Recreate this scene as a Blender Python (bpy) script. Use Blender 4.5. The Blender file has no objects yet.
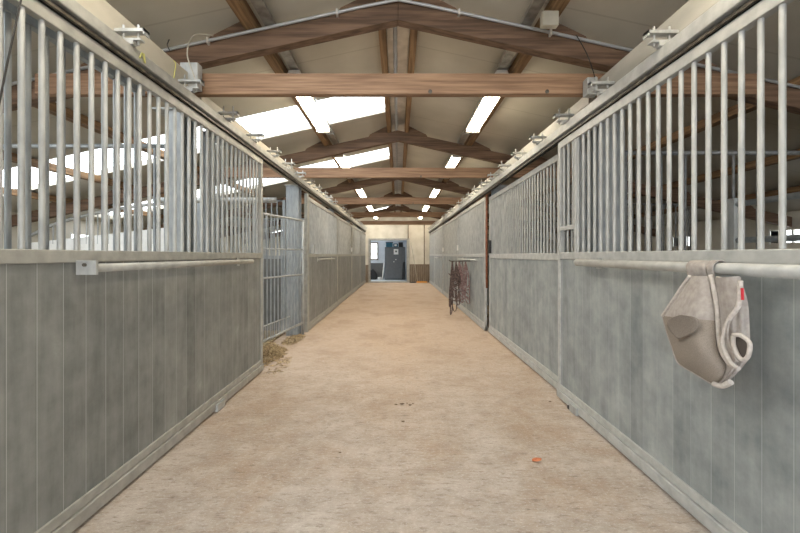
import bpy, math, random
from mathutils import Vector, Matrix
random.seed(7)
PI = math.pi
C = bpy.context.scene.collection
scene = bpy.context.scene

# ------------------------------------------------------------------ camera, sky, exposure
F = 378.0
cam_d = bpy.data.cameras.new('camera'); cam = bpy.data.objects.new('camera', cam_d); C.objects.link(cam)
cam.location = (0, 0, 1.4); cam.rotation_euler = (PI/2, 0, 0)
cam_d.sensor_width = 36; cam_d.lens = 36*F/800
cam_d.shift_x = 2/800; cam_d.shift_y = -11.5/800
cam_d.clip_start = 0.05; cam_d.clip_end = 200
scene.camera = cam

W = bpy.data.worlds.new('overcast_sky'); scene.world = W; W.use_nodes = True
nt = W.node_tree
bg = nt.nodes['Background']
bg.inputs['Color'].default_value = (0.92, 0.965, 1.0, 1); bg.inputs['Strength'].default_value = 5.5
scene.view_settings.view_transform = 'Standard'; scene.view_settings.look = 'None'
scene.view_settings.gamma = 1; scene.view_settings.use_curve_mapping = False
scene.view_settings.exposure = 0.32

SKY = [-4.6, -1.7, 1.35, 5.10, 8.02, 14.3, 17.4]      # near edges of the roof lights, first three unseen and added for light
def portal(loc, rot, sx, sy):
    d = bpy.data.lights.new('portal', 'AREA'); d.shape = 'RECTANGLE'; d.size = sx; d.size_y = sy
    d.cycles.is_portal = True
    o = bpy.data.objects.new('daylight_portal', d); C.objects.link(o); o.location = loc; o.rotation_euler = rot
SL = 0.22
def ceil_z(x): return 3.72 - SL*abs(x)
LAMP_W = 23.0

# ------------------------------------------------------------------ helpers
class MB:
    def __init__(s): s.v = []; s.f = []; s.sm = []; s.mi = []
    def quadbox(s, P, m=0):
        b = len(s.v); s.v += [tuple(p) for p in P]
        for q in ((0,3,2,1),(4,5,6,7),(0,1,5,4),(1,2,6,5),(2,3,7,6),(3,0,4,7)):
            s.f.append(tuple(b+i for i in q)); s.sm.append(False); s.mi.append(m)
        return s
    def box(s, x0,x1,y0,y1,z0,z1, m=0):
        if x0 > x1: x0, x1 = x1, x0
        if y0 > y1: y0, y1 = y1, y0
        return s.quadbox([(x0,y0,z0),(x1,y0,z0),(x1,y1,z0),(x0,y1,z0),(x0,y0,z1),(x1,y0,z1),(x1,y1,z1),(x0,y1,z1)], m)
    def beam(s, p0, p1, w, h, up=(0,0,1), m=0):
        p0 = Vector(p0); p1 = Vector(p1); d = (p1-p0).normalized(); up = Vector(up)
        sd = d.cross(up).normalized(); u = sd.cross(d).normalized()
        P = []
        for q in (p0, p1):
            P += [q-sd*w/2-u*h/2, q+sd*w/2-u*h/2, q+sd*w/2+u*h/2, q-sd*w/2+u*h/2]
        return s.quadbox([P[0],P[1],P[2],P[3],P[4],P[5],P[6],P[7]], m)
    def tube(s, pts, r, n=12, caps=True, m=0, closed=False):
        pts = [Vector(p) for p in pts]; b = len(s.v); N = len(pts); prev = None
        rr = r if isinstance(r, (list, tuple)) else [r]*N
        for i, p in enumerate(pts):
            if closed: t = (pts[(i+1) % N]-pts[i-1]).normalized()
            else: t = (pts[min(i+1,N-1)]-pts[max(i-1,0)]).normalized()
            if prev is None:
                a = Vector((0,0,1)) if abs(t.z) < .9 else Vector((1,0,0)); u = t.cross(a).normalized()
            else:
                u = (prev - t*prev.dot(t)).normalized()
            prev = u; w = t.cross(u)
            for k in range(n):
                a = 2*PI*k/n; s.v.append(tuple(p+(u*math.cos(a)+w*math.sin(a))*rr[i]))
        R = N if closed else N-1
        for i in range(R):
            j = (i+1) % N
            for k in range(n):
                s.f.append((b+i*n+k, b+i*n+(k+1)%n, b+j*n+(k+1)%n, b+j*n+k)); s.sm.append(True); s.mi.append(m)
        if caps and not closed:
            s.f.append(tuple(b+k for k in reversed(range(n)))); s.sm.append(False); s.mi.append(m)
            s.f.append(tuple(b+(N-1)*n+k for k in range(n))); s.sm.append(False); s.mi.append(m)
        return s
    def strap(s, pts, w, t, side=(1,0,0)):
        pts = [Vector(p) for p in pts]; b = len(s.v); N = len(pts); sd = Vector(side).normalized()
        for i, p in enumerate(pts):
            tg = (pts[min(i+1,N-1)]-pts[max(i-1,0)]).normalized()
            a = (sd - tg*sd.dot(tg)); a = a.normalized() if a.length > .05 else Vector((0,1,0)); c = tg.cross(a)
            s.v += [tuple(p-a*w/2-c*t/2), tuple(p+a*w/2-c*t/2), tuple(p+a*w/2+c*t/2), tuple(p-a*w/2+c*t/2)]
        for i in range(N-1):
            for k in range(4):
                s.f.append((b+i*4+k, b+i*4+(k+1)%4, b+i*4+4+(k+1)%4, b+i*4+4+k)); s.sm.append(False); s.mi.append(0)
        s.f.append((b+3,b+2,b+1,b)); s.sm.append(False); s.mi.append(0)
        e = b+(N-1)*4; s.f.append((e,e+1,e+2,e+3)); s.sm.append(False); s.mi.append(0)
        return s
    def prism_xz(s, pts, y0, y1, m=0):
        b = len(s.v); n = len(pts)
        s.v += [(x,y0,z) for x,z in pts] + [(x,y1,z) for x,z in pts]
        s.f.append(tuple(b+i for i in range(n))); s.f.append(tuple(b+n+i for i in reversed(range(n))))
        s.sm += [False]*2; s.mi += [m]*2
        for i in range(n):
            j = (i+1) % n; s.f.append((b+i, b+n+i, b+n+j, b+j)); s.sm.append(False); s.mi.append(m)
        return s
    def grid(s, rows, m=0):
        b = len(s.v); R = len(rows); Q = len(rows[0])
        for r in rows: s.v += [tuple(p) for p in r]
        for i in range(R-1):
            for j in range(Q-1):
                s.f.append((b+i*Q+j, b+i*Q+j+1, b+(i+1)*Q+j+1, b+(i+1)*Q+j)); s.sm.append(True); s.mi.append(m)
        return s
    def build(s, name, mats, parent=None, bevel=0, fix=True):
        off = Vector(parent['_loc']) if parent is not None and '_loc' in parent else Vector((0,0,0))
        me = bpy.data.meshes.new(name)
        me.from_pydata([tuple(Vector(v)-off) for v in s.v], [], s.f)
        me.polygons.foreach_set('use_smooth', s.sm); me.polygons.foreach_set('material_index', s.mi)
        for m in (mats if isinstance(mats, (list, tuple)) else [mats]): me.materials.append(m)
        me.update()
        if fix:
            import bmesh
            bm = bmesh.new(); bm.from_mesh(me); bmesh.ops.recalc_face_normals(bm, faces=bm.faces); bm.to_mesh(me); bm.free()
        o = bpy.data.objects.new(name, me); C.objects.link(o)
        if parent is not None: o.parent = parent
        if bevel:
            md = o.modifiers.new('bevel', 'BEVEL'); md.width = bevel; md.segments = 2; md.limit_method = 'ANGLE'
        return o
EMPTIES = []
def thing(name, label, cat, loc, group=None):
    o = bpy.data.objects.new(name, None); C.objects.link(o); o.location = loc; o.empty_display_size = .1
    o['label'] = label; o['category'] = cat; o['_loc'] = list(loc); EMPTIES.append(o)
    if group: o['group'] = group
    return o
def sub(name, mb, mats, part, **k):            # sub-part: its parent is a part placed at its thing's origin
    o = mb.build(name, mats, part['_root'] if False else None, **k); return o
def tag(o, label, cat, group=None, kind=None):
    if label: o['label'] = label; o['category'] = cat
    if group: o['group'] = group
    if kind: o['kind'] = kind
    return o
def struct(name, mb, mats, bevel=0):
    o = mb.build(name, mats, bevel=bevel); o['kind'] = 'structure'; return o
def child_of_part(name, mb, mats, part, root, bevel=0):
    o = mb.build(name, mats, root, bevel=bevel); o.parent = part; return o

# ------------------------------------------------------------------ materials
def mat(name, col, rough=.6, metal=0, col2=None, scale=8, stretch=(1,1,1), detail=6, bump=0, bscale=None, lo=.35, hi=.65,
        emit=None, estr=0, spec=.5, rand=False):
    m = bpy.data.materials.new(name); m.use_nodes = True; N = m.node_tree.nodes; L = m.node_tree.links
    b = N['Principled BSDF']; b.inputs['Roughness'].default_value = rough; b.inputs['Metallic'].default_value = metal
    b.inputs['Specular IOR Level'].default_value = spec
    tc = N.new('ShaderNodeTexCoord'); mp = N.new('ShaderNodeMapping'); L.new(tc.outputs['Object'], mp.inputs['Vector'])
    mp.inputs['Scale'].default_value = stretch
    if rand:
        oi = N.new('ShaderNodeObjectInfo'); ml = N.new('ShaderNodeMath'); ml.operation = 'MULTIPLY'; ml.inputs[1].default_value = 60
        L.new(oi.outputs['Random'], ml.inputs[0]); L.new(ml.outputs[0], mp.inputs['Location'])
    nz = N.new('ShaderNodeTexNoise'); nz.inputs['Scale'].default_value = scale; nz.inputs['Detail'].default_value = detail
    L.new(mp.outputs['Vector'], nz.inputs['Vector'])
    cr = N.new('ShaderNodeValToRGB'); cr.color_ramp.elements[0].position = lo; cr.color_ramp.elements[1].position = hi
    c2 = col2 if col2 else tuple(min(1, c*1.12) for c in col)
    cr.color_ramp.elements[0].color = (*col, 1); cr.color_ramp.elements[1].color = (*c2, 1)
    L.new(nz.outputs['Fac'], cr.inputs['Fac']); L.new(cr.outputs['Color'], b.inputs['Base Color'])
    if bump:
        bp = N.new('ShaderNodeBump'); bp.inputs['Strength'].default_value = bump; bp.inputs['Distance'].default_value = .004
        if bscale:
            n2 = N.new('ShaderNodeTexNoise'); n2.inputs['Scale'].default_value = bscale; n2.inputs['Detail'].default_value = 4
            L.new(mp.outputs['Vector'], n2.inputs['Vector']); L.new(n2.outputs['Fac'], bp.inputs['Height'])
        else: L.new(nz.outputs['Fac'], bp.inputs['Height'])
        L.new(bp.outputs['Normal'], b.inputs['Normal'])
    if emit:
        b.inputs['Emission Color'].default_value = (*emit, 1); b.inputs['Emission Strength'].default_value = estr
    return m
M = {}
M['galv'] = mat('galvanised_steel', (.35,.36,.36), .5, .25, (.48,.49,.48), 22, stretch=(1,1,.35), detail=8, bump=.15, rand=True)
M['galv_blue'] = mat('galvanised_steel_new', (.27,.295,.315), .4, .35, (.38,.405,.42), 26, stretch=(1,1,.3), detail=8, bump=.1, rand=True)
M['frame'] = mat('frame_steel', (.32,.32,.295), .5, .15, (.42,.415,.385), 14, detail=10, bump=.15, rand=True)
M['frame_r'] = mat('frame_steel_pale', (.39,.40,.395), .5, .15, (.50,.51,.50), 14, detail=10, bump=.15, rand=True)
M['track'] = mat('track_steel', (.05,.042,.034), .5, .3, (.17,.15,.12), 20)
M['dark'] = mat('gap_shade', (.012,.012,.012), .8)  # near-black standing in for shade in door gaps and the track slot
M['wood_x'] = mat('timber_tie', (.19,.105,.06), .7, 0, (.37,.23,.14), 16, (.12,2.4,2.4), 15, bump=.6, lo=.36, hi=.66)  # same timber as the rafters, front light put into the paler colour
M['wood_r'] = mat('timber_rafter', (.085,.048,.028), .7, 0, (.20,.12,.075), 14, (.15,2.4,2.4), 15, bump=.6)  # same timber as the ties, shade put into the darker colour
M['wood_y'] = mat('timber_purlin', (.13,.07,.032), .7, 0, (.29,.175,.085), 14, (2.4,.15,2.4), 14, bump=.5)
M['header'] = mat('header_paint', (.38,.35,.285), .6, 0, (.50,.465,.385), 5, (1,.4,1), 8, bump=.1)
M['header_r'] = mat('header_paint_grey', (.36,.35,.315), .6, 0, (.48,.465,.42), 5, (1,.4,1), 8, bump=.1)
M['conduit'] = mat('conduit_plastic', (.42,.43,.44), .4, .3)
M['lampwhite'] = mat('lamp_enamel', (.62,.60,.56), .35, .2)
M['trunk'] = mat('trunking_metal', (.22,.205,.18), .35, .5, (.40,.38,.34), 12)
M['galv_dim'] = mat('galvanised_steel_shaded', (.15,.155,.16), .55, .3, (.24,.245,.25), 20, rand=True)  # galvanised steel darkened, dimness of the right stalls put into the colour
M['tubelight'] = mat('lamp_diffuser', (.9,.88,.8), .5, emit=(1.0,.87,.66), estr=LAMP_W)
M['cream'] = mat('cream_plaster', (.60,.56,.47), .8, 0, (.72,.68,.60), 2.5, bump=.1, bscale=40)
M['wainscot'] = mat('brown_boards', (.16,.12,.085), .7, 0, (.27,.21,.155), 6, (8,8,.6))
M['room'] = mat('pale_wall', (.55,.60,.66), .8, 0, (.64,.68,.73), 3)
M['cab'] = mat('grey_locker_steel', (.115,.125,.135), .45, .2)
M['cab2'] = mat('grey_counter', (.10,.10,.10), .6)
M['white'] = mat('white_paint', (.78,.78,.76), .6)
M['black'] = mat('black_stuff', (.012,.012,.014), .6)
M['blue'] = mat('blue_plastic', (.01,.10,.16), .5)
M['rust'] = mat('rusty_pole', (.16,.055,.03), .7, 0, (.28,.11,.055), 20)
M['orange'] = mat('orange_plastic', (.75,.33,.05), .6)
M['leaf'] = mat('orange_leaf', (.50,.14,.06), .7, 0, (.66,.26,.12), 60)
M['crumb'] = mat('dark_crumb', (.17,.12,.08), .9)
M['straw'] = mat('straw', (.22,.15,.075), .8, 0, (.62,.48,.28), 30, lo=.4, hi=.6)
M['bedding'] = mat('bedding', (.16,.125,.075), .95, 0, (.34,.27,.16), 14, detail=12, bump=.8)
M['fleece'] = mat('mask_fleece', (.47,.43,.40), .95, 0, (.58,.54,.51), 60, bump=.4)
M['maskgrey'] = mat('mask_cloth', (.33,.30,.285), .95, 0, (.42,.385,.36), 40, bump=.3)
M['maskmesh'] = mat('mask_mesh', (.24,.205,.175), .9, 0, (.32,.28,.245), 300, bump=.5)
M['maskpatch'] = mat('mask_shaded_double_mesh', (.17,.145,.125), .9, 0, (.23,.20,.175), 200, bump=.4)  # doubled mesh, with the eye bulge's shadow put into the dark taupe
M['maskdark'] = mat('mask_shadow_cloth', (.09,.075,.065), .95)
M['red'] = mat('red_tag', (.6,.03,.05), .7)
M['rubber'] = mat('dark_cord', (.02,.018,.016), .7)
M['leather'] = mat('dark_leather', (.05,.034,.03), .5, 0, (.20,.14,.125), 30)
M['webbing'] = mat('pinkish_webbing', (.17,.10,.10), .8, 0, (.34,.24,.23), 30)
M['webgrey'] = mat('grey_webbing', (.20,.18,.17), .8, 0, (.36,.33,.31), 30)
M['yellow'] = mat('yellow_wire', (.50,.47,.16), .5)
M['foil'] = mat('ridge_metal', (.45,.45,.44), .3, .7, (.62,.62,.60), 6)

def boards_mat(name, c1, c2, line, w=.135, off=0.0, streak=.65, lk=.75):
    m = bpy.data.materials.new(name); m.use_nodes = True; N = m.node_tree.nodes; L = m.node_tree.links
    b = N['Principled BSDF']; b.inputs['Roughness'].default_value = .55; b.inputs['Specular IOR Level'].default_value = .35
    tc = N.new('ShaderNodeTexCoord'); sp = N.new('ShaderNodeSeparateXYZ'); L.new(tc.outputs['Object'], sp.inputs[0])
    def math_(op, a, v=None):
        n = N.new('ShaderNodeMath'); n.operation = op
        if isinstance(a, (int,float)): n.inputs[0].default_value = a
        else: L.new(a, n.inputs[0])
        if v is not None:
            if isinstance(v, (int,float)): n.inputs[1].default_value = v
            else: L.new(v, n.inputs[1])
        return n.outputs[0]
    q = math_('DIVIDE', math_('ADD', sp.outputs['Y'], off), w)
    idx = math_('FLOOR', q); fr = math_('FRACT', q)
    wn = N.new('ShaderNodeTexWhiteNoise'); wn.noise_dimensions = '1D'; L.new(idx, wn.inputs['W'])
    mp = N.new('ShaderNodeMapping'); mp.inputs['Scale'].default_value = (1, 5, .6); L.new(tc.outputs['Object'], mp.inputs['Vector'])
    nz = N.new('ShaderNodeTexNoise'); nz.inputs['Scale'].default_value = 3.2; nz.inputs['Detail'].default_value = 9; nz.inputs['Roughness'].default_value = .62
    L.new(mp.outputs['Vector'], nz.inputs['Vector'])
    n2 = N.new('ShaderNodeTexNoise'); n2.inputs['Scale'].default_value = 4.5; n2.inputs['Detail'].default_value = 12; n2.inputs['Roughness'].default_value = .65
    L.new(tc.outputs['Object'], n2.inputs['Vector'])
    f = math_('ADD', math_('MULTIPLY', nz.outputs['Fac'], streak), math_('ADD', math_('MULTIPLY', n2.outputs['Fac'], 1.1-streak), math_('MULTIPLY', wn.outputs['Value'], .12)))
    cr = N.new('ShaderNodeValToRGB'); cr.color_ramp.elements[0].position = .42; cr.color_ramp.elements[1].position = .80
    cr.color_ramp.elements[0].color = (*c1,1); cr.color_ramp.elements[1].color = (*c2,1); L.new(f, cr.inputs['Fac'])
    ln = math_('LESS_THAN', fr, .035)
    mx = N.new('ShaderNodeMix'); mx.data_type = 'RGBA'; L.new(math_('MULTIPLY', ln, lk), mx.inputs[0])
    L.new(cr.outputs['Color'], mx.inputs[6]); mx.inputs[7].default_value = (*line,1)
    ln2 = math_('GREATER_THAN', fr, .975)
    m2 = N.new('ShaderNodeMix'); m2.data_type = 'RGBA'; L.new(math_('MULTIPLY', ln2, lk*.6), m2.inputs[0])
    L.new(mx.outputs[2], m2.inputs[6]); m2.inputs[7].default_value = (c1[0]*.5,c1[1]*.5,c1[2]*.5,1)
    # pale scuffs
    n3 = N.new('ShaderNodeTexNoise'); n3.inputs['Scale'].default_value = 2.2; n3.inputs['Detail'].default_value = 14; n3.inputs['Roughness'].default_value = .8
    L.new(tc.outputs['Object'], n3.inputs['Vector'])
    r3 = N.new('ShaderNodeValToRGB'); r3.color_ramp.elements[0].position = .60; r3.color_ramp.elements[1].position = .70
    L.new(n3.outputs['Fac'], r3.inputs['Fac'])
    m3 = N.new('ShaderNodeMix'); m3.data_type = 'RGBA'; L.new(math_('MULTIPLY', r3.outputs['Color'], .35), m3.inputs[0])
    L.new(m2.outputs[2], m3.inputs[6]); m3.inputs[7].default_value = (*line,1)
    L.new(m3.outputs[2], b.inputs['Base Color'])
    bp = N.new('ShaderNodeBump'); bp.inputs['Strength'].default_value = .5; bp.inputs['Distance'].default_value = .004
    L.new(math_('SUBTRACT', math_('MULTIPLY', nz.outputs['Fac'], .35), math_('ADD', ln, ln2)), bp.inputs['Height']); L.new(bp.outputs['Normal'], b.inputs['Normal'])
    return m
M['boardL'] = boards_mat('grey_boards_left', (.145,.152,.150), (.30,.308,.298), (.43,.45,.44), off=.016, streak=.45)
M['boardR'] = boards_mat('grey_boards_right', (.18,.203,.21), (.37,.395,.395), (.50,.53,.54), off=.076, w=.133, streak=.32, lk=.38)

def floor_mat():
    m = bpy.data.materials.new('dusty_concrete'); m.use_nodes = True; N = m.node_tree.nodes; L = m.node_tree.links
    b = N['Principled BSDF']; b.inputs['Roughness'].default_value = .85; b.inputs['Specular IOR Level'].default_value = .25
    tc = N.new('ShaderNodeTexCoord')
    def noise(sc, st=(1,1,1), d=6, r=.55):
        mp = N.new('ShaderNodeMapping'); mp.inputs['Scale'].default_value = st; L.new(tc.outputs['Object'], mp.inputs['Vector'])
        n = N.new('ShaderNodeTexNoise'); n.inputs['Scale'].default_value = sc; n.inputs['Detail'].default_value = d; n.inputs['Roughness'].default_value = r
        L.new(mp.outputs['Vector'], n.inputs['Vector']); return n.outputs['Fac']
    def ramp(x, p0, p1, c0=(0,0,0), c1=(1,1,1)):
        r = N.new('ShaderNodeValToRGB'); r.color_ramp.elements[0].position = p0; r.color_ramp.elements[1].position = p1
        r.color_ramp.elements[0].color = (*c0,1); r.color_ramp.elements[1].color = (*c1,1); L.new(x, r.inputs['Fac']); return r.outputs['Color']
    def mix(f, a, c, k=1):
        n = N.new('ShaderNodeMix'); n.data_type = 'RGBA'
        if k != 1:
            q = N.new('ShaderNodeMath'); q.operation = 'MULTIPLY'; L.new(f, q.inputs[0]); q.inputs[1].default_value = k; f = q.outputs[0]
        L.new(f, n.inputs[0]); L.new(a, n.inputs[6])
        if isinstance(c, tuple): n.inputs[7].default_value = (*c,1)
        else: L.new(c, n.inputs[7])
        return n.outputs[2]
    base = ramp(noise(5, (.7,1,1), d=14, r=.72), .38, .62, (.33,.295,.265), (.52,.49,.46))
    # trodden brown dust down the middle of the aisle and further in
    sp = N.new('ShaderNodeSeparateXYZ'); L.new(tc.outputs['Object'], sp.inputs[0])
    def mth(op, a, v):
        n = N.new('ShaderNodeMath'); n.operation = op
        for i, q in enumerate((a, v)):
            if isinstance(q, (int,float)): n.inputs[i].default_value = q
            else: L.new(q, n.inputs[i])
        n.use_clamp = op == 'MULTIPLY'
        return n.outputs[0]
    ax = mth('ABSOLUTE', sp.outputs['X'], 0)
    mid = ramp(mth('ADD', ax, mth('MULTIPLY', noise(1.3, d=5), .9)), .55, 1.55, (1,1,1), (0,0,0))
    far = N.new('ShaderNodeMapRange'); far.inputs['From Min'].default_value = 1.6; far.inputs['From Max'].default_value = 6
    L.new(sp.outputs['Y'], far.inputs['Value'])
    dust = mth('MULTIPLY', mth('MULTIPLY', mth('ADD', mth('MULTIPLY', mid, .15), .75), mth('ADD', far.outputs[0], .22)), 1.0)
    col = mix(dust, base, (.51,.37,.26), .85)
    col = mix(ramp(noise(1.3, (1,.8,1), 12, .7), .48, .62), col, (.36,.25,.165), .6)
    # crosswise brushing of the concrete
    br = noise(11, (1, 3.6, 1), 10, .8)
    col = mix(ramp(br, .53, .62), col, (.20,.155,.12), .72)
    col = mix(ramp(noise(38, (1,1.8,1), 10, .9), .52, .62), col, (.78,.76,.73), .55)
    L.new(col, b.inputs['Base Color'])
    bp = N.new('ShaderNodeBump'); bp.inputs['Strength'].default_value = .8; bp.inputs['Distance'].default_value = .008
    L.new(br, bp.inputs['Height']); L.new(bp.outputs['Normal'], b.inputs['Normal'])
    return m
M['floor'] = floor_mat()

def roof_mat():
    m = bpy.data.materials.new('roof_sandwich_panel'); m.use_nodes = True; N = m.node_tree.nodes; L = m.node_tree.links
    b = N['Principled BSDF']; b.inputs['Roughness'].default_value = .5; b.inputs['Specular IOR Level'].default_value = .4
    tc = N.new('ShaderNodeTexCoord'); sp = N.new('ShaderNodeSeparateXYZ'); L.new(tc.outputs['Object'], sp.inputs[0])
    nz = N.new('ShaderNodeTexNoise'); nz.inputs['Scale'].default_value = 1.2; nz.inputs['Detail'].default_value = 6; L.new(tc.outputs['Object'], nz.inputs['Vector'])
    cr = N.new('ShaderNodeValToRGB'); cr.color_ramp.elements[0].position = .3; cr.color_ramp.elements[1].position = .7
    cr.color_ramp.elements[0].color = (.44,.41,.345,1); cr.color_ramp.elements[1].color = (.58,.545,.47,1); L.new(nz.outputs['Fac'], cr.inputs['Fac'])
    d = N.new('ShaderNodeMath'); d.operation = 'DIVIDE'; L.new(sp.outputs['Y'], d.inputs[0]); d.inputs[1].default_value = 1.025
    fr = N.new('ShaderNodeMath'); fr.operation = 'FRACT'; L.new(d.outputs[0], fr.inputs[0])
    lt = N.new('ShaderNodeMath'); lt.operation = 'LESS_THAN'; L.new(fr.outputs[0], lt.inputs[0]); lt.inputs[1].default_value = .018
    k = N.new('ShaderNodeMath'); k.operation = 'MULTIPLY'; L.new(lt.outputs[0], k.inputs[0]); k.inputs[1].default_value = .25
    mx = N.new('ShaderNodeMix'); mx.data_type = 'RGBA'; L.new(k.outputs[0], mx.inputs[0]); L.new(cr.outputs['Color'], mx.inputs[6]); mx.inputs[7].default_value = (.2,.17,.12,1)
    L.new(mx.outputs[2], b.inputs['Base Color'])
    bp = N.new('ShaderNodeBump'); bp.inputs['Strength'].default_value = .3; bp.inputs['Distance'].default_value = .005
    wv = N.new('ShaderNodeMath'); wv.operation = 'PINGPONG'; L.new(sp.outputs['Y'], wv.inputs[0]); wv.inputs[1].default_value = .05
    L.new(wv.outputs[0], bp.inputs['Height']); L.new(bp.outputs['Normal'], b.inputs['Normal'])
    return m
M['roof'] = roof_mat()

def pane_mat():
    m = bpy.data.materials.new('translucent_sheet'); m.use_nodes = True; N = m.node_tree.nodes; L = m.node_tree.links
    for n in list(N):
        if n.type == 'BSDF_PRINCIPLED': N.remove(n)
    t = N.new('ShaderNodeBsdfTransparent'); t.inputs[0].default_value = (.96,.97,.97,1)
    g = N.new('ShaderNodeBsdfGlossy'); g.inputs['Roughness'].default_value = .25
    mx = N.new('ShaderNodeMixShader'); mx.inputs[0].default_value = .05
    L.new(t.outputs[0], mx.inputs[1]); L.new(g.outputs[0], mx.inputs[2]); L.new(mx.outputs[0], N['Material Output'].inputs['Surface'])
    return m
M['pane'] = pane_mat()

# ------------------------------------------------------------------ the setting
Y0, YE = -5.2, 19.2; HW = 7.0
struct('floor', MB().box(-HW, HW, Y0, YE+.2, -.1, 0), M['floor'])
# roof slopes with openings for the roof lights
r = MB()
T = .08
def slope(mb, x0, x1, y0, y1, t=T, lift=0):
    P = []
    for dz in (0, t):
        P += [(x0,y0,ceil_z(x0)+dz+lift),(x1,y0,ceil_z(x1)+dz+lift),(x1,y1,ceil_z(x1)+dz+lift),(x0,y1,ceil_z(x0)+dz+lift)]
    mb.quadbox(P)
slope(r, 0, HW+.3, Y0, YE+.2)
SW = .92; SX0, SX1 = -6.7, -.17
slope(r, SX1, 0, Y0, YE+.2); slope(r, -HW-.3, SX0, Y0, YE+.2)
ys = Y0
for y in SKY:
    slope(r, SX0, SX1, ys, y); ys = y+SW
slope(r, SX0, SX1, ys, YE+.2)
struct('ceiling', r, M['roof'])
ang = math.atan(SL)
for i, y in enumerate(SKY):
    p = MB(); slope(p, SX0-.02, SX1+.02, y-.02, y+SW+.02, .006, T+.002)
    struct('window_%d' % (i+1), p, M['pane'])
    xm = (SX0+SX1)/2
    portal((xm, y+SW/2, ceil_z(xm)+.16), (0, -ang, 0), (SX1-SX0)/math.cos(ang), SW)
struct('trim_1', MB().box(-.115,.115, Y0, YE, 3.665, 3.68), M['foil'])

# long outer walls with low window bands, unseen gable wall behind the camera, left open to let daylight in
def long_wall(name, x, wins, m, n0):
    mb = MB(); t = .15 if x > 0 else -.15; zt = ceil_z(x)-.0
    z0, z1 = wins[0][2], wins[0][3]
    mb.box(x, x+t, Y0, YE+.2, 0, z0); mb.box(x, x+t, Y0, YE+.2, z1, zt)
    ys = Y0
    for a, b, _, _ in wins:
        mb.box(x, x+t, ys, a, z0, z1); ys = b
    mb.box(x, x+t, ys, YE+.2, z0, z1)
    struct(name, mb, m)
    for i, (a, b, _, _) in enumerate(wins):
        g = MB().box(x+t*.45, x+t*.5, a, b, z0, z1); struct('window_%d' % (n0+i), g, M['pane'])
        f = MB()
        f.box(x-.01*(1 if x>0 else -1), x+t, a-.03, a, z0-.03, z1+.03); f.box(x-.01*(1 if x>0 else -1), x+t, b, b+.03, z0-.03, z1+.03)
        f.box(x+t*.3, x+t*.6, (a+b)/2-.02, (a+b)/2+.02, z0, z1)
        struct('trim_%d' % (n0+i), f, M['white'])
        portal((x+t*1.1, (a+b)/2, (z0+z1)/2), (0, (PI/2 if x > 0 else -PI/2), 0), z1-z0, b-a)
long_wall('wall_left', -HW, [(1.2,2.4,1.62,1.85),(4.2,5.4,1.62,1.85),(8.1,9.6,1.62,1.85),(11.8,13.2,1.62,1.85)], M['cream'], 11)
long_wall('wall_right', HW, [(1.5,2.5,1.62,1.85),(6.4,7.1,1.62,1.85),(8.9,9.6,1.62,1.85),(13.2,14.2,1.62,1.85)], M['cream'], 21)
g = MB()
OX, OZ = 3.6, 3.1
zt = 3.72
g.prism_xz([(-HW,0),(-OX,0),(-OX,ceil_z(OX)),(-HW,ceil_z(HW))], Y0-.15, Y0)
g.prism_xz([(OX,0),(HW,0),(HW,ceil_z(HW)),(OX,ceil_z(OX))], Y0-.15, Y0)
g.prism_xz([(-OX,ceil_z(OX)-.01),(OX,ceil_z(OX)-.01),(OX,ceil_z(OX)),(0,zt),(-OX,ceil_z(OX))], Y0-.15, Y0)
struct('wall_back', g, M['cream'])
portal((0, Y0-.2, 1.45), (PI/2, 0, PI), 7.2, 2.9)

# end wall with the doorway
DX0, DX1, DZ = -1.40, .44, 2.15
g = MB()
g.prism_xz([(-HW,0),(DX0,0),(DX0,DZ),(-HW,ceil_z(HW)-.01)], YE, YE+.15)
g.prism_xz([(DX1,0),(HW,0),(HW,ceil_z(HW)-.01),(DX1,DZ)], YE, YE+.15)
g.prism_xz([(-HW,ceil_z(HW)-.01),(DX0,DZ),(DX1,DZ),(HW,ceil_z(HW)-.01),(0,zt-.01)], YE, YE+.15)
struct('wall_front', g, M['cream'])
f = MB()
f.box(DX0-.1, DX0, YE-.05, YE+.17, 0, DZ+.09).box(DX1, DX1+.14, YE-.05, YE+.17, 0, DZ+.09).box(DX0, DX1, YE-.05, YE+.17, DZ, DZ+.09)
f.box(DX0, DX1, YE-.02, YE+.4, 0, .05)
struct('trim_2', f, M['frame'])
f = MB(); x = DX1+.14
while x < 1.6:
    f.box(x+.003, min(x+.1, 1.6), YE-.03, YE, 0, .90); x += .103
f.box(DX1+.14, 1.6, YE-.035, YE, .88, .93)
f.box(-1.65, DX0-.1, YE-.03, YE, 0, .90)
struct('trim_3', f, M['wainscot'])
# room beyond
g = MB(); BY = 22.6
wx0, wx1, wz0, wz1 = -1.62, -1.24, 1.16, 2.10
g.box(-2.6, wx0, BY, BY+.1, 0, 2.7).box(wx1, 2.0, BY, BY+.1, 0, 2.7).box(wx0, wx1, BY, BY+.1, 0, wz0).box(wx0, wx1, BY, BY+.1, wz1, 2.7)
g.box(2.0, 2.1, YE+.15, BY, 0, 2.7)
g.box(-2.7, -2.6, YE+.15, BY+.1, 0, 1.0).box(-2.7, -2.6, YE+.15, BY+.1, 2.2, 2.7).box(-2.7,-2.6,YE+.15,19.6,1.0,2.2).box(-2.7,-2.6,22.2,BY+.1,1.0,2.2)  # unseen side opening added to let daylight into this room
g.box(-2.7, 2.1, YE+.15, BY+.1, 2.7, 2.8)
struct('wall_tack_room', g, M['room'])
portal((-2.75, 20.9, 1.6), (0, -PI/2, 0), 1.2, 2.6)
struct('floor_tack_room', MB().box(-2.7, 2.1, YE+.2, BY+.1, -.1, 0), M['room'])
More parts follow.
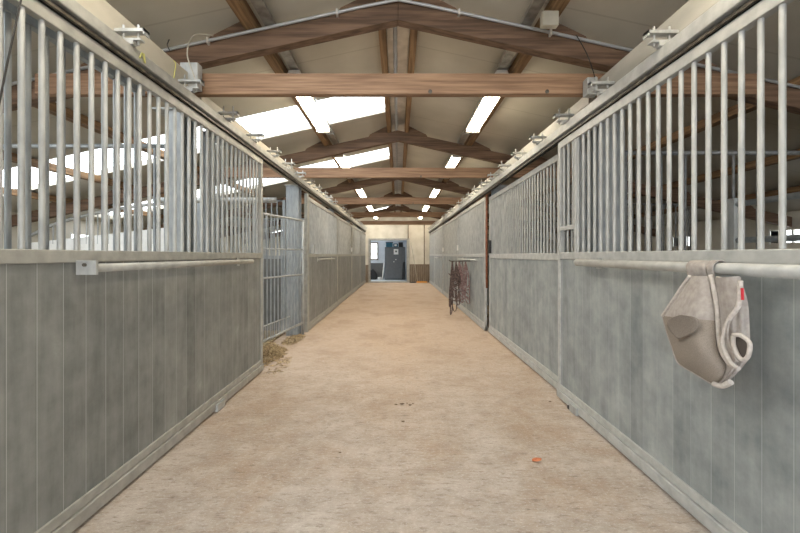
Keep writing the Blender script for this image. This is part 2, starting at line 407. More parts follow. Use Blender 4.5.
f = MB(); f.box(wx0-.05,wx0+.02,BY-.03,BY+.04,wz0-.05,wz1+.05).box(wx1-.02,wx1+.05,BY-.03,BY+.04,wz0-.05,wz1+.05).box(wx0,wx1,BY-.03,BY+.04,wz1-.02,wz1+.05).box(wx0,wx1,BY-.03,BY+.04,wz0-.05,wz0+.02)
for z in (1.47, 1.78): f.box(wx0,wx1,BY,BY+.03,z-.015,z+.015)
struct('trim_4', f, M['wainscot'])
struct('window_31', MB().box(wx0,wx1,BY+.05,BY+.06,wz0,wz1), M['pane'])

# stall bedding
for s, nm in ((-1,'left'), (1,'right')):
    o = MB().box(s*2.02, s*6.95, Y0+.05, YE-.05, 0, .03).build('straw_bedding', M['bedding'])
    tag(o, 'brown trodden straw bedding on the floor of the %s-hand stalls' % nm, 'bedding', kind='stuff')

# ------------------------------------------------------------------ roof timbers
def rb(x): return 3.42 - SL*abs(x)
TY = [3.17+3.42*n for n in range(-1, 5)]
PX = [.155, 1.26, 2.38, 3.50, 4.78, 5.9]
ordn = {0:'nearest', 1:'second', 2:'third', 3:'fourth', 4:'farthest'}
def truss(n, y):
    if n < 0:
        lab = 'brown timber roof truss over the aisle behind the viewpoint'
    else:
        lab = 'brown timber roof truss with straight tie beam, %s from the viewpoint' % ordn[n]
    t = thing('roof_truss', lab, 'roof truss', (0, y, 0), 'timber roof trusses')
    w = .07
    tb = MB().box(-3.05, 3.05, y, y+w, 2.75, 2.925)
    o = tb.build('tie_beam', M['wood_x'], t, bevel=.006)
    for s in (-1, 1):
        rf = MB(); yy = y+.074
        ov = -.10 if s < 0 else 0
        rf.prism_xz([(ov*s*-1 if False else 0, rb(0)), (s*6.95, rb(6.95)), (s*6.95, rb(6.95)+.18), (0, rb(0)+.18)], yy, yy+.10)
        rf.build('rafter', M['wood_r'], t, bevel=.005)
        for px in PX:
            q = px+.055 if px > .5 else px+.04
            z = rb(q)+.18
            c = MB().prism_xz([(s*q, z-.02),(s*(q+.34), rb(q+.34)+.16),(s*(q+.30), rb(q+.30)+.215),(s*q, z+.118)], yy+.005, yy+.095)
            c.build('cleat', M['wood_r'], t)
    if n >= 0:
        for bx in ((.27, 1.25) if n == 0 else (.4,)):
            b = MB().tube([(bx, y-.006, 2.77), (bx, y+.02, 2.77)], .017, 10); b.build('bolt', M['track'], t)
    return t
for i, y in enumerate(TY): truss(i-1, y)
sname = {-1:'left', 1:'right'}
pl = ['beside the ridge', 'carrying the row of lamps', 'just outside the header beam', 'over the middle of the stalls', 'over the rear of the stalls', 'near the eaves']
for s in (-1, 1):
    for k, px in enumerate(PX):
        w = .035 if k == 0 else .05
        z0 = rb(px-w)+.18 if k else rb(px)+.17
        z1 = ceil_z(px+w)-.002
        o = MB().box(s*(px-w), s*(px+w), Y0, YE, z0+.0, z1).build('purlin', M['wood_y'])
        tag(o, 'long brown timber purlin on the %s roof slope %s' % (sname[s], pl[k]), 'purlin')

# lighting trunking and lamps
for s in (-1, 1):
    t = thing('lighting_trunking', 'grey metal cable trunking carrying the %s row of lamps under the roof' % sname[s], 'cable trunking', (s*1.08, 0, 3.3))
    m = MB().box(s*1.055, s*1.145, Y0+.2, YE-.1, 3.372, 3.41); m.build('channel', M['trunk'], t)
    m = MB()
    for y in [TY[0]+.855*k for k in range(22)]:
        m = MB().box(s*1.04, s*1.16, y+.4, y+.43, 3.364, 3.372); m.build('clip', M['galv'], t)
    for n in range(-1, 5):
        a, b = {-1:(.55,2.1),0:(4.0,5.58),1:(6.95,8.9),2:(10.4,12.15),3:(13.9,15.6),4:(17.3,18.85)}[n]  # first pair is unseen, added to light the near end
        lab = ('lit white fluorescent lamp in the %s row, %s from the viewpoint' % (sname[s], ordn[n])) if n >= 0 else 'unseen fluorescent lamp added for light to the %s row over the viewpoint' % sname[s]
        L_ = thing('fluorescent_lamp', lab, 'lamp', (s*1.08, (a+b)/2, 3.2), 'ceiling lamps in two rows')
        lx = s*1.10
        h = MB()
        h.prism_xz([(lx-.055,3.36),(lx+.055,3.36),(lx+.10,3.245),(lx-.10,3.245)], a, b); h.build('housing', M['lampwhite'], L_)
        e = MB(); e.prism_xz([(lx-.09,3.243),(lx+.09,3.243),(lx+.06,3.205),(lx-.06,3.205)], a+.05, b-.05); e.build('diffuser', M['tubelight'], L_)
        for u, v in ((b-.05, b+.01), (a-.01, a+.05)): MB().box(lx-.095, lx+.095, u, v, 3.20, 3.245).build('end_cap', M['lampwhite'], L_)
# little junction box near right trunking
o = MB().box(1.14,1.27, 2.98, 3.04, 3.215, 3.33).build('junction_box', M['header'], bevel=.006); tag(o, 'small cream junction box under the right trunking near the top of the photo', 'junction box')

# conduits
c = MB(); y = 3.17+.055
def rl(x, dz=.0): return rb(x)+.165+dz
c.tube([(-6.5, y, rl(6.5)), (-.25, y, rl(.25)), (0, y-.02, rl(0)-.02), (.25, y, rl(.25)), (6.5, y, rl(6.5))], .0135, 10)
t = thing('electrical_conduit', 'grey round conduit clipped along both rafters of the nearest truss', 'conduit', (0, y, 3.4))
c.build('pipe', M['conduit'], t)
for x in (-3.2,-2.4,-1.62,-.52,.52,1.3,2.2,3.1):
    MB().box(x-.008, x+.008, y-.02, y+.02, rl(x)-.03, rl(x)+.022).build('pipe_clip', M['lampwhite'], t)
o = MB().tube([(-.03, 3.35, 3.63), (-.03, 18.9, 3.63)], .02, 10).build('electrical_conduit', M['conduit'])
tag(o, 'straight silver conduit running along the ridge of the roof', 'conduit')

# ------------------------------------------------------------------ door track, header beams, columns
def smooth_pts(P, n=6):
    out = []
    P = [Vector(p) for p in P]
    for i in range(len(P)-1):
        p0 = P[max(i-1,0)]; p1 = P[i]; p2 = P[i+1]; p3 = P[min(i+2,len(P)-1)]
        for k in range(n):
            t = k/n
            out.append(.5*((2*p1)+(-p0+p2)*t+(2*p0-5*p1+4*p2-p3)*t*t+(-p0+3*p1-3*p2+p3)*t**3))
    out.append(P[-1]); return out
for s in (-1, 1):
    if s < 0: xr, zr0, zr1, hx, htop, hnear = 1.60, 2.598, 2.665, 1.70, 2.81, 2.88
    else:     xr, zr0, zr1, hx, htop, hnear = 1.545, 2.545, 2.625, 1.65, 2.81, 2.845
    t = thing('sliding_door_track', 'galvanised sliding door track running over the %s stall fronts' % sname[s], 'door track', (s*xr, 0, zr0))
    m = MB().box(s*xr, s*(xr+.10), -2, YE-.06, zr0, zr1); m.build('rail_cover', M['frame'] if s < 0 else M['frame_r'], t, bevel=.006)
    m = MB()
    m.box(s*(xr+.018), s*(xr+.024), -2, YE-.06, zr0-.030, zr0-.014)
    m.box(s*(xr+.014), s*(xr+.03), -2, YE-.06, zr0-.034, zr0-.030)
    m.build('channel', M['track'], t)
    MB().box(s*(xr+.05), s*(xr+.06), -2, YE-.06, zr0-.042, zr0).build('slot_shade_plate', M['dark'], t)  # near-black plate puts the slot's shade behind the lip
    y = (2.28 if s < 0 else 2.23) - .655*3
    k = 0
    while y < YE-.4:
        if all(abs(y-ty-.05) > .14 for ty in TY):
            cl = MB(); zc = zr1
            cl.box(s*(xr-.085), s*(xr+.095), y-.025, y+.025, zc+.072, zc+.090)
            cl.box(s*(xr-.06), s*(xr+.07), y-.02, y+.02, zc+.022, zc+.034).box(s*(xr-.015), s*(xr+.035), y-.02, y+.02, zc, zc+.022)
            cl.box(s*(xr-.085), s*(xr-.077), y-.025, y+.025, zc+.055, zc+.09)
            pc = cl.build('clamp', M['galv'], t)
            for dx in (-.035, .055):
                st = MB()
                st.tube([(s*(xr+dx), y, zc-.0), (s*(xr+dx), y, zc+.122+.012*(k%3))], .0065, 8)
                st.tube([(s*(xr+dx), y, zc+.090), (s*(xr+dx), y, zc+.101)], .011, 6)
                child_of_part('threaded_stud', st, M['galv'], pc, t)
        y += .655; k += 1
    # header with notches where the tie beams sit
    m = MB(); edges = [-2]+[v for ty in TY if ty > -1 for v in (ty-.03, ty+.10)]+[YE-.01]
    for i in range(0, len(edges)-1, 2):
        a, b = edges[i], edges[i+1]
        zt_ = hnear if b < 3.3 else htop
        m.box(s*hx, s*(hx+.12), a, b, 2.705, zt_)
    m.box(s*hx, s*(hx+.12), -2, YE-.01, 2.62 if s > 0 else 2.63, 2.705)
    o = m.build('header_beam', M['header'] if s < 0 else M['header_r'], bevel=.004)
    tag(o, 'long cream painted header beam above the %s stall fronts' % sname[s], 'beam')
    for n, ty in enumerate(TY[1:]):
        y = ty+.05; xa = 1.72 if s < 0 else 1.66
        cd = thing('steel_column', 'galvanised steel H column behind the %s stall fronts at the %s truss' % (sname[s], ordn[n]), 'column', (s*(xa+.1), y, 0), 'steel columns along the aisle')
        m = MB(); ht = 2.60; xa, cw = (1.79, .14) if (n == 0 and s < 0) else (xa, .22)
        m.box(s*xa, s*(xa+cw), y-.09, y-.078, 0, ht).box(s*xa, s*(xa+cw), y+.078, y+.09, 0, ht).box(s*(xa+cw/2-.005), s*(xa+cw/2+.005), y-.08, y+.08, 0, ht)
        m.build('shaft', M['galv_blue'], cd)
        MB().box(s*(xa-.02), s*(xa+.24), y-.12, y+.12, ht, ht+.012).build('cap_plate', M['galv'], cd)
        if n: continue
        hb = MB()
        if s < 0: hb.box(-1.765,-1.62, ty-.115, ty-.035, 2.75, 2.96)
        else: hb.box(1.53,1.62, ty-.115, ty-.035, 2.70, 2.84)
        bo = hb.build('bracket', M['galv'], bevel=.008)
        tag(bo, 'grey steel bracket box under the %s end of the %s tie beam' % (sname[s], ordn[n]), 'bracket')

# ------------------------------------------------------------------ stall fronts
_bars = {}
def bar_mesh(h, r, m):
    k = (round(h,3), r, m.name)
    if k not in _bars:
        mb = MB().tube([(0,0,0),(0,0,h)], r, 12, caps=False); me = bpy.data.meshes.new('bar')
        me.from_pydata(mb.v, [], mb.f); me.polygons.foreach_set('use_smooth', mb.sm); me.materials.append(m); me.update(); _bars[k] = me
    return _bars[k]
def add_bar(root, x, y, z0, z1, r=.0125, m=None, name='bar'):
    o = bpy.data.objects.new(name, bar_mesh(z1-z0, r, m or M['galv'])); C.objects.link(o); o.parent = root
    o.location = Vector((x, y, z0)) - Vector(root['_loc']); return o
def front(s, X, y0, y1, ztop, label, mullions=(), phase=None, fm=None, bm=None, name='stall_front', skip=None, cat='stall front', group=None, zmid=(1.362,1.425), sp=None):
    fm = fm or (M['frame'] if s < 0 else M['frame_r']); bm = bm or (M['boardL'] if s < 0 else M['boardR'])
    t = thing(name, label, cat, (s*X, (y0+y1)/2, 0), group)
    d = .045; a, b = s*X, s*(X+d); fw = .05; tw = .066
    f = MB()
    f.box(a,b,y0,y0+fw,.02,ztop).box(a,b,y1-fw,y1,.02,ztop)
    f.box(a,b,y0+fw,y1-fw,ztop-tw,ztop).box(a,b,y0+fw,y1-fw,zmid[0],zmid[1]).box(a,b,y0+fw,y1-fw,.092,.145)
    for q in mullions: f.box(a,b,q-fw/2,q+fw/2,.145,ztop-tw)
    f.build('frame', fm, t, bevel=.004)
    MB().box(s*(X-.012), s*(X+.05), y0, y1, .018, .088).build('bottom_rail', fm, t, bevel=.005)
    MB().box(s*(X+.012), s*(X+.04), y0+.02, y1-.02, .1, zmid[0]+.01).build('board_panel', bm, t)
    y = (phase if phase is not None else y0+.1); sp = sp or (.095 if s < 0 else .0934)
    while y-sp > y0+fw+.01: y -= sp
    while y < y0+fw+.012: y += sp
    while y < y1-fw-.01:
        if not any(abs(y-q) < .03 for q in mullions):
            z0 = zmid[1]-.005
            if skip and skip[0] < y < skip[1]: z0 = skip[2]
            add_bar(t, s*(X+.022), y, z0, ztop-tw+.005)
        y += sp
    return t
def handrail(t, s, x, y0, y1, z, wall, r=.025, brackets=()):
    m = MB().tube([(s*x, y0, z), (s*x, y1, z)], r, 18); p = m.build('hand_rail', M['frame'] if s < 0 else M['frame_r'], t)
    for y in brackets:
        b = MB().box(s*(x+r*.5), s*wall, y-.012, y+.012, z-.012, z+.012).box(s*(wall-.006), s*wall, y-.035, y+.035, z-.045, z+.04)
        child_of_part('rail_bracket', b, M['galv'], p, t)
    return p
G = 'barred stall fronts along the aisle'
L1 = front(-1, 1.632, .25, 4.57, 2.555, 'grey barred sliding stall door with long rail, nearest on the left', phase=2.135, group=G)
handrail(L1, -1, 1.555, 1.93, 4.03, 1.333, 1.632, .022, (3.85,))
pl_ = MB().box(-1.53,-1.632,1.915,1.93,1.30,1.372).build('end_plate', M['galv'], L1)
child_of_part('plate_bolt', MB().tube([(-1.585,1.905,1.35),(-1.585,1.916,1.35)], .009, 8), M['track'], pl_, L1)
MB().box(-1.600,-1.632,3.36,3.50,.004,.07).build('floor_guide', M['galv'], L1)
L3 = front(-1, 1.64, 6.95, 10.28, 2.47, 'grey barred stall front on the left just beyond the open gate', group=G)
handrail(L3, -1, 1.58, 7.6, 9.4, 1.31, 1.64, .018, (7.7, 9.3))
MB().box(-1.58,-1.64,7.1,7.19,1.43,1.60).build('latch', M['galv'], L3)
L4 = front(-1, 1.645, 10.32, 13.45, 2.47, 'grey barred stall front in the middle of the left row', group=G)
L5 = front(-1, 1.64, 13.55, 16.4, 2.47, 'grey barred stall front on the left, last but one before the end wall', group=G)
L6 = front(-1, 1.64, 16.44, 19.12, 2.47, 'grey barred stall front on the left touching the end wall', group=G)
R1 = front(1, 1.572, .25, 3.72, 2.502, 'pale barred sliding stall door with fly mask on its rail, nearest on the right', phase=1.754, skip=(3.40,3.67,1.66), group=G)
handrail(R1, 1, 1.475, .6, 3.12, 1.338, 1.572, .0275, (1.05, 2.95))
m = MB().box(1.572,1.612,3.38,3.67,1.635,1.675).box(1.572,1.617,3.345,3.385,1.425,2.43); m.build('feed_hatch_frame', M['frame_r'], R1, bevel=.003)
for yy in (3.47, 3.56): add_bar(R1, 1.60, yy, 1.42, 1.66, .009)
MB().box(1.54,1.572,3.28,3.40,.004,.07).build('floor_guide', M['galv'], R1); MB().box(1.545,1.585,3.40,3.45,.002,.03).build('floor_guide_foot', M['black'], R1)
R2 = front(1, 1.642, 3.73, 6.82, 2.44, 'pale barred stall front between the nearest right door and the rusty pole', zmid=(1.345,1.42), group=G)
R3 = front(1, 1.59, 6.93, 10.15, 2.47, 'pale barred stall front with halters hanging on it, right of the aisle', group=G)
handrail(R3, 1, 1.52, 7.4, 9.5, 1.30, 1.59, .016, (9.3,))
R4 = front(1, 1.60, 10.19, 13.42, 2.47, 'pale barred stall front on the right just beyond the hanging halters', group=G)
R5 = front(1, 1.59, 13.52, 16.4, 2.47, 'pale barred stall front on the right, last but one before the end wall', group=G)
R6 = front(1, 1.59, 16.44, 19.12, 2.47, 'pale barred stall front on the right touching the end wall', group=G)
handrail(R5, 1, 1.52, 14.0, 15.6, 1.30, 1.59, .016, (14.1, 15.5))
for (t, s, X, y) in ((R3,1,1.59,10.0),(R4,1,1.60,13.3),(L4,-1,1.645,13.3)):
    MB().box(s*(X-.03), s*X, y-.03, y+.03, 1.52, 1.66).build('latch', M['white'], t)
MB().box(1.605,1.642,6.66,6.72,1.43,1.66).build('latch', M['black'], R2)

# second, fixed grille behind the nearest left door
def grille(X, y0, y1, label, z0=1.0, z1=2.5, sp=.0909):
    t = thing('fixed_grille', label, 'grille', (X, (y0+y1)/2, 0))
    MB().box(X-.02, X+.02, y0, y1, 2.47, 2.51).build('rail', M['galv_blue'], t); MB().box(X-.02, X+.02, y0, y1, 1.34, 1.38).build('rail', M['galv_blue'], t)
    MB().box(X-.02, X+.02, y0, y0+.03, 0, 2.51).build('post', M['galv_blue'], t)
    y = y0+.08
    while y < y1-.05: add_bar(t, X, y, 1.37, 2.48, .0125, M['galv_blue']); y += sp
grille(-1.725, .5, 2.55, 'bluish fixed bar grille close behind the nearest left sliding door')
grille(-1.725, 3.38, 3.85, 'narrow bluish fixed bar grille beside the nearest left column')
grille(1.77, 3.38, 3.70, 'narrow bluish fixed bar grille beside the nearest right column')

# ------------------------------------------------------------------ partitions between stalls
def partition(s, y, xa, xb, ztop, sp, label, bm):
    pm = M['galv_dim'] if s > 0 else M['galv_blue']
    t = thing('stall_partition', label, 'stall partition', (s*(xa+xb)/2, y, 0), 'partitions between the stalls')
    m = MB().tube([(s*xa, y, ztop), (s*xb, y, ztop)], .02, 10); m.box(s*xa, s*xb, y-.025, y+.025, 1.33, 1.38).box(s*xa, s*(xa+.05), y-.025, y+.025, 0, ztop).box(s*(xb-.05), s*xb, y-.025, y+.025, 0, ztop)
    m.build('frame', pm, t)
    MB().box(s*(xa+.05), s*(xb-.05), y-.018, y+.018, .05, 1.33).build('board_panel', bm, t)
    x = xa+.15
    while x < xb-.08: add_bar(t, s*x, y, 1.37, ztop, .011, pm); x += sp
    return t
for n in range(5):
    y = TY[1+n]+.20
    partition(1, y, 1.98, 5.3, 2.31, .215 if n == 0 else .11, 'barred partition across the right stalls behind the %s column' % ordn[n], M['boardR'])
    if n != 1: partition(-1, y, 2.02, 5.3, 2.37, .43 if n == 0 else .11, 'barred partition across the left stalls behind the %s column' % ordn[n], M['boardL'])
    else: partition(-1, y, 2.02, 3.6, 2.37, .10, 'short dense barred partition across the left stalls behind the open gate', M['boardL'])
# arched boarded divider deep in the left stalls
t = thing('arched_divider', 'white boarded stall divider with curved galvanised top, seen through the left bars', 'stall divider', (-5, 6.79, 0))
arc = smooth_pts([(-6.6,6.8,1.75),(-6.1,6.8,1.98),(-5.2,6.8,2.2),(-4.4,6.8,2.31),(-3.65,6.8,2.36)], 5)
m = MB().tube(arc, .03, 10).tube([(-3.65,6.8,.03),(-3.65,6.8,2.36)], .03, 10); m.build('top_tube', M['galv'], t)
m = MB(); m.prism_xz([(-6.6,.05),(-3.66,.05),(-3.66,1.95),(-6.6,1.62)], 6.79, 6.82); m.build('board_panel', M['white'], t)
x = -6.4
while x < -3.8:
    zt_ = 2.36-.07*((x+3.65)**2)
    add_bar(t, x, 6.8, 1.6, zt_, .012); x += .2
# tubular rails inside the nearest right stall
t = thing('tubular_rail', 'galvanised post with two horizontal tubes inside the nearest right stall', 'rail', (2.5, 2.8, 0))
MB().box(2.47,2.53,2.78,2.84,.03,1.82).build('post', M['galv'], t)
for z in (1.773, 1.508): MB().tube([(2.5,.4,z),(2.5,2.8,z)], .021, 12).build('tube', M['galv_blue'], t)
MB().box(2.47,2.53,.38,.44,.03,1.82).build('post', M['galv'], t)
for xx, yy in ((3.0, 5.9), (4.0, 9.2)):
    pass

# barred gate, swung a little inwards
t = thing('barred_gate', 'silver barred swing gate standing ajar in the left stall opening', 'gate', (-1.60, 6.42, 0))
A = Vector((-1.62, 6.44, 0)); B = Vector((-1.94, 5.28, 0))
m = MB()
def gp(u, z): p = A.lerp(B, u); return (p.x, p.y, z+.0)
for (za, zb, r_) in ((1.985,1.985,.017),(1.49,1.49,.012),(1.07,1.07,.014),(.25,.165,.018)): m.tube([gp(0,za), gp(1,zb)], r_, 10)
m.tube([gp(0,.05), gp(0,2.0)], .022, 10).tube([gp(1,.1), gp(1,2.0)], .02, 10).tube([gp(.35,.42), gp(1,.38)], .010, 8)
m.build('frame', M['galv'], t)
for k in range(1, 13): 
    u = k/13; p = A.lerp(B, u); add_bar(t, p.x, p.y, .2, 1.985, .010, M['galv_blue'])
for k in range(5, 13):
    u = (k+.5)/13; p = A.lerp(B, u); add_bar(t, p.x, p.y, .18, .40, .007, M['galv'], name='short_bar')
MB().box(-1.60,-1.585,6.38,6.47,1.42,1.56).build('latch', M['galv'], t)
# door post on the far side of the opening
o = MB().box(-1.64,-1.70,6.85,6.93,0,2.52).build('door_post', M['frame'], bevel=.004); tag(o, 'pale steel door post between the open gate and the next left front', 'post')
o = MB().tube([(-4.0,6.2,2.30),(-1.99,6.2,2.30)], .045, 14).build('cross_tube', M['galv']); tag(o, 'thick silver horizontal tube above the gate in the left stall', 'tube')

# ------------------------------------------------------------------ things in the aisle
def P(px, py, X):
    y = F*X/(px-398); return Vector((X, y, 1.4-(py-255)*y/F))
def PY(px, py, y): return Vector(((px-398)*y/F, y, 1.4-(py-255)*y/F))
# rusty pole in the gap on the right
o = MB().tube([(1.615,6.87,.80),(1.61,6.87,1.6),(1.615,6.87,2.50)], .02, 10).build('rusty_pole', M['rust']); tag(o, 'thin rusty brown pole hanging in the gap between two right stall fronts', 'pole')
o = MB().box(1.66,1.69,6.84,6.92,.0,2.50).build('gap_shade_strip', M['dark']); tag(o, 'black strip standing in for shade in the gap behind the rusty pole', 'channel')  # no real channel, a black strip painted as the shade of the gap
o = MB().box(1.62,1.65,13.44,13.50,.0,2.50).build('gap_shade_strip', M['dark']); tag(o, 'black strip standing in for shade between two right stall fronts far down the aisle', 'channel')
o = MB().box(-1.66,-1.69,13.46,13.54,.0,2.50).build('gap_shade_strip', M['dark']); tag(o, 'black strip standing in for shade between two left stall fronts far down the aisle', 'channel')

# fly mask
def loft(Lp, Rp, n, m, xf, dark=False):
    Ls = smooth_pts([Vector((a,b,0)) for a,b in Lp], n); Rs = smooth_pts([Vector((a,b,0)) for a,b in Rp], n)
    N_ = 18
    def res(S):
        out = []
        for i in range(N_+1):
            q = i/N_*(len(S)-1); k = min(int(q), len(S)-2); out.append(S[k].lerp(S[k+1], q-k))
        return out
    Ls, Rs = res(Ls), res(Rs); rows = []
    for i in range(N_+1):
        row = []
        for j in range(m+1):
            q = Ls[i].lerp(Rs[i], j/m); row.append(P(q.x, q.y, xf(i/N_, j/m)))
        rows.append(row)
    return rows
XM = 1.445
def bulge(k, sgn=-1):
    return lambda u, v: XM + sgn*k*math.sin(PI*min(1,max(0,v)))**.7*math.sin(PI*min(1,.12+u*.88))**.6 + .006*math.sin(9*u+5*v)
t = thing('fly_mask', 'beige horse fly mask hanging from the rail of the nearest right door', 'fly mask', (1.43, 1.75, 1.0))
Lup = [(690,276),(683,286),(676,296),(669,306),(662.5,316)]
Cup = [(711,276),(713,287),(715,299),(717,309),(718,321)]
Llo = [(662.5,316),(666,330),(672,348),(678,363),(692,372),(705,380),(713,384)]
Clo = [(718,321),(719.5,342),(721,352),(724,360),(727,368),(724,377),(719,383)]
def shaped(Lp, Rp, kf, kb, name, mm):
    mb = MB(); a = loft(Lp, Rp, 5, 12, kf); b = loft(Lp, Rp, 5, 12, kb)
    mb.grid(a); mb.grid([list(reversed(r_)) for r_ in b]); return mb.build(name, mm, t, fix=False)
f1 = lambda u, v: XM - .075*math.sin(PI*v)**.7*(.35+.65*u)
b1 = lambda u, v: XM + .05*math.sin(PI*v)**.7*(.35+.65*u)+.002
f2 = lambda u, v: XM - .075*math.sin(PI*v)**.7*(1-u**3) - .012*math.sin(PI*v)*math.sin(PI*u*2)
b2 = lambda u, v: XM + .05*math.sin(PI*v)**.7*(1-u**2)+.002
shaped(Lup, Cup, f1, b1, 'forehead_panel', M['maskgrey'])
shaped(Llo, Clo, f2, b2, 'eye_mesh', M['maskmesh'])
Rr = [(740,276),(745,291),(748.5,306),(749.6,325),(750.5,342),(749.6,357),(741,369),(731,379),(721,384)]
Cl = [(713,278),(716,299),(718,318),(719.5,338),(722,350),(725,361),(725,370),(722,378),(716,385)]
f3 = lambda u, v: XM+.005 - .045*math.sin(PI*v)**.7*(1-.6*u) - .008*math.sin(PI*6*v)*math.sin(PI*u)
b3 = lambda u, v: XM+.012 + .045*math.sin(PI*v)**.7*(1-.4*u)
shaped(Cl, Rr, f3, b3, 'cheek_panel', M['maskgrey'])
def pipe(pts, X, r_, name, mm, par=None):
    q = [Vector((a,b,0)) for a,b in pts]; q = smooth_pts(q, 6); n = len(q)
    w = [P(v.x, v.y, X(i/(n-1)) if callable(X) else X) for i, v in enumerate(q)]
    return MB().tube(w, r_, 10).build(name, mm, t)
pipe([(710.5,275),(714,290),(717,310),(719,338),(722,352),(729,363),(737,368)], lambda u: XM-.012-.01*u, .0095, 'edge_binding', M['fleece'])
pipe([(690,276),(682,287),(672,302),(662.5,316)], XM-.008, .0085, 'edge_binding', M['fleece'])
pipe([(740.5,280.5),(740,295),(738,307),(730,318),(725,330),(723,345),(727,356),(731,363),(739,369)], XM-.05, .009, 'edge_binding', M['fleece'])
pipe([(662.5,316),(666,330),(672,348),(678,363),(692,372),(705,380),(713,385)], XM, .004, 'edge_binding', M['maskgrey'])
pipe([(733.5,335),(740.5,335.5),(749.5,343),(748.5,355),(743.5,360),(738,355.6),(733.7,345),(733.2,336)], XM-.058, .0085, 'ear_binding', M['fleece'])
q_ = [P(a,b,XM-.05) for a,b in ((734.5,337),(741,337.5),(748,344),(747,354),(743,358),(739,354),(735,345))]
mbq = MB(); mbq.v = [tuple(v) for v in q_]+[tuple(v+Vector((.008,0,0))) for v in q_]; nq = len(q_)
mbq.f = [tuple(range(nq)), tuple(reversed(range(nq, 2*nq)))]+[(k_, (k_+1)%nq, nq+(k_+1)%nq, nq+k_) for k_ in range(nq)]; mbq.sm = [False]*len(mbq.f); mbq.mi = [0]*len(mbq.f)
mbq.build('ear_opening', M['maskdark'], t)
pipe([(735,306),(729,322),(728,338),(733,352),(738,362)], XM-.052, .0045, 'stitched_fold', M['maskgrey'])
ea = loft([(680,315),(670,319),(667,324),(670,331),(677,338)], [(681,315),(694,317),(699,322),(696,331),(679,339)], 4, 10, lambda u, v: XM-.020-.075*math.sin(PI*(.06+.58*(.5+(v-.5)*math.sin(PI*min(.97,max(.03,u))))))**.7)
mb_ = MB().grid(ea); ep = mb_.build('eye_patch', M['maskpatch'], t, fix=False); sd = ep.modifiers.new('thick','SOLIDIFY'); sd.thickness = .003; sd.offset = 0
pipe([(714,384),(722,386),(731,382)], XM-.02, .012, 'nose_binding', M['fleece'])
# wide strap round the rail
def wrap(pa, pb, name, rr=.031):
    ya, yb = P(pa,270,1.475).y, P(pb,270,1.475).y; rows = []
    for k in range(15):
        a = -.15*PI + 1.3*PI*k/14
        rows.append([Vector((1.475+rr*math.cos(a), ya+(yb-ya)*j/5, 1.338+rr*math.sin(a))) for j in range(6)])
    # tail down the front
    last = rows[-1]
    for dz in (.012,.03,.045): rows.append([Vector((v.x+.004*dz*50, v.y, v.z-dz)) for v in last])
    mb = MB().grid(rows); o = mb.build(name, M['maskgrey'], t, fix=False)
    sd = o.modifiers.new('thick', 'SOLIDIFY'); sd.thickness = .005; return o
wrap(693, 713, 'strap'); wrap(714.5, 721, 'strap', .034)
pipe([(717,277),(725,279),(733,279),(740,278)], XM+.01, .005, 'edge_binding', M['fleece'])
q = [P(740.5,288,XM-.062),P(743,288,XM-.062),P(743.5,300,XM-.062),P(741,300,XM-.062)]
MB().quadbox([v+Vector((.0,0,0)) for v in q]+[v+Vector((.003,0,0)) for v in q]).build('brand_tab', M['red'], t)

# halters and bridles in a bunch on the right
rnd = random.Random(3)
specs = [('dark leather bridle with reins, foremost of the bunch on the right', M['leather'], 1.27, 8.27, 0),
         ('pinkish webbing halter in the middle of the hanging bunch on the right', M['webbing'], 1.35, 8.32, 1),
         ('grey webbing halter at the back of the hanging bunch on the right', M['webgrey'], 1.43, 8.38, 2),
         ('dark brown head collar hanging lowest in the bunch on the right', M['leather'], 1.20, 8.35, 3),
         ('dull pink lead rope halter closest to the wall in the bunch', M['webbing'], 1.48, 8.26, 4)]
for lab, mm, x0, y0, kk in specs:
    t = thing('halter', lab, 'halter', (x0, y0, 1.2), 'halters hanging in a bunch')
    zt0 = 1.25
    for i in range(5):
        ln = rnd.uniform(.45, .95) if kk != 3 else (1.0, 1.17, .8, 1.1, .6, .9)[i]; w = rnd.uniform(.02,.07); lean = rnd.uniform(-.08,.07)
        pts = []; f1_, f2_ = rnd.uniform(-.02,.02), rnd.uniform(-.02,.02)
        for k in range(17):
            a = k/16; sn = math.sin(PI*a)
            pts.append((min(1.555, x0+lean*sn+w*math.sin(2*PI*a)+f1_*math.sin(5*PI*a)), y0+.03*math.sin(2*PI*a+i)+f2_*sn, max(.03, zt0-ln*sn**.85)))
        MB().strap(pts, .026 if kk != 4 else .018, .006, side=(1,.3,0)).build('strap', mm, t)
    for i in range(5):
        zc = rnd.uniform(.40, 1.05); w = rnd.uniform(.04,.11); dz = rnd.uniform(-.12,.12)
        MB().strap([(max(1.08,x0-w), y0-.02, zc+dz), (x0, y0-.045, zc-.03), (min(1.555,x0+w), y0-.01, zc-dz)], .02, .005, side=(0,.2,1)).build('cross_strap', mm, t)
    for i in range(3):
        c = Vector((min(1.5, x0+rnd.uniform(-.06,.06)), y0-.05+rnd.uniform(-.05,.05), 1.2-rnd.uniform(.15,.8)))
        MB().tube([c+Vector((.022*math.cos(a*PI/5), 0, .022*math.sin(a*PI/5))) for a in range(10)], .004, 6, closed=True).build('buckle_ring', M['galv'], t)
o = MB().tube([(1.12,8.32,1.29),(1.16,8.32,1.262),(1.59,8.32,1.27)], .012, 10).build('tack_hook', M['track']); tag(o, 'dark iron hook arm on the right stall front carrying the halters', 'hook')

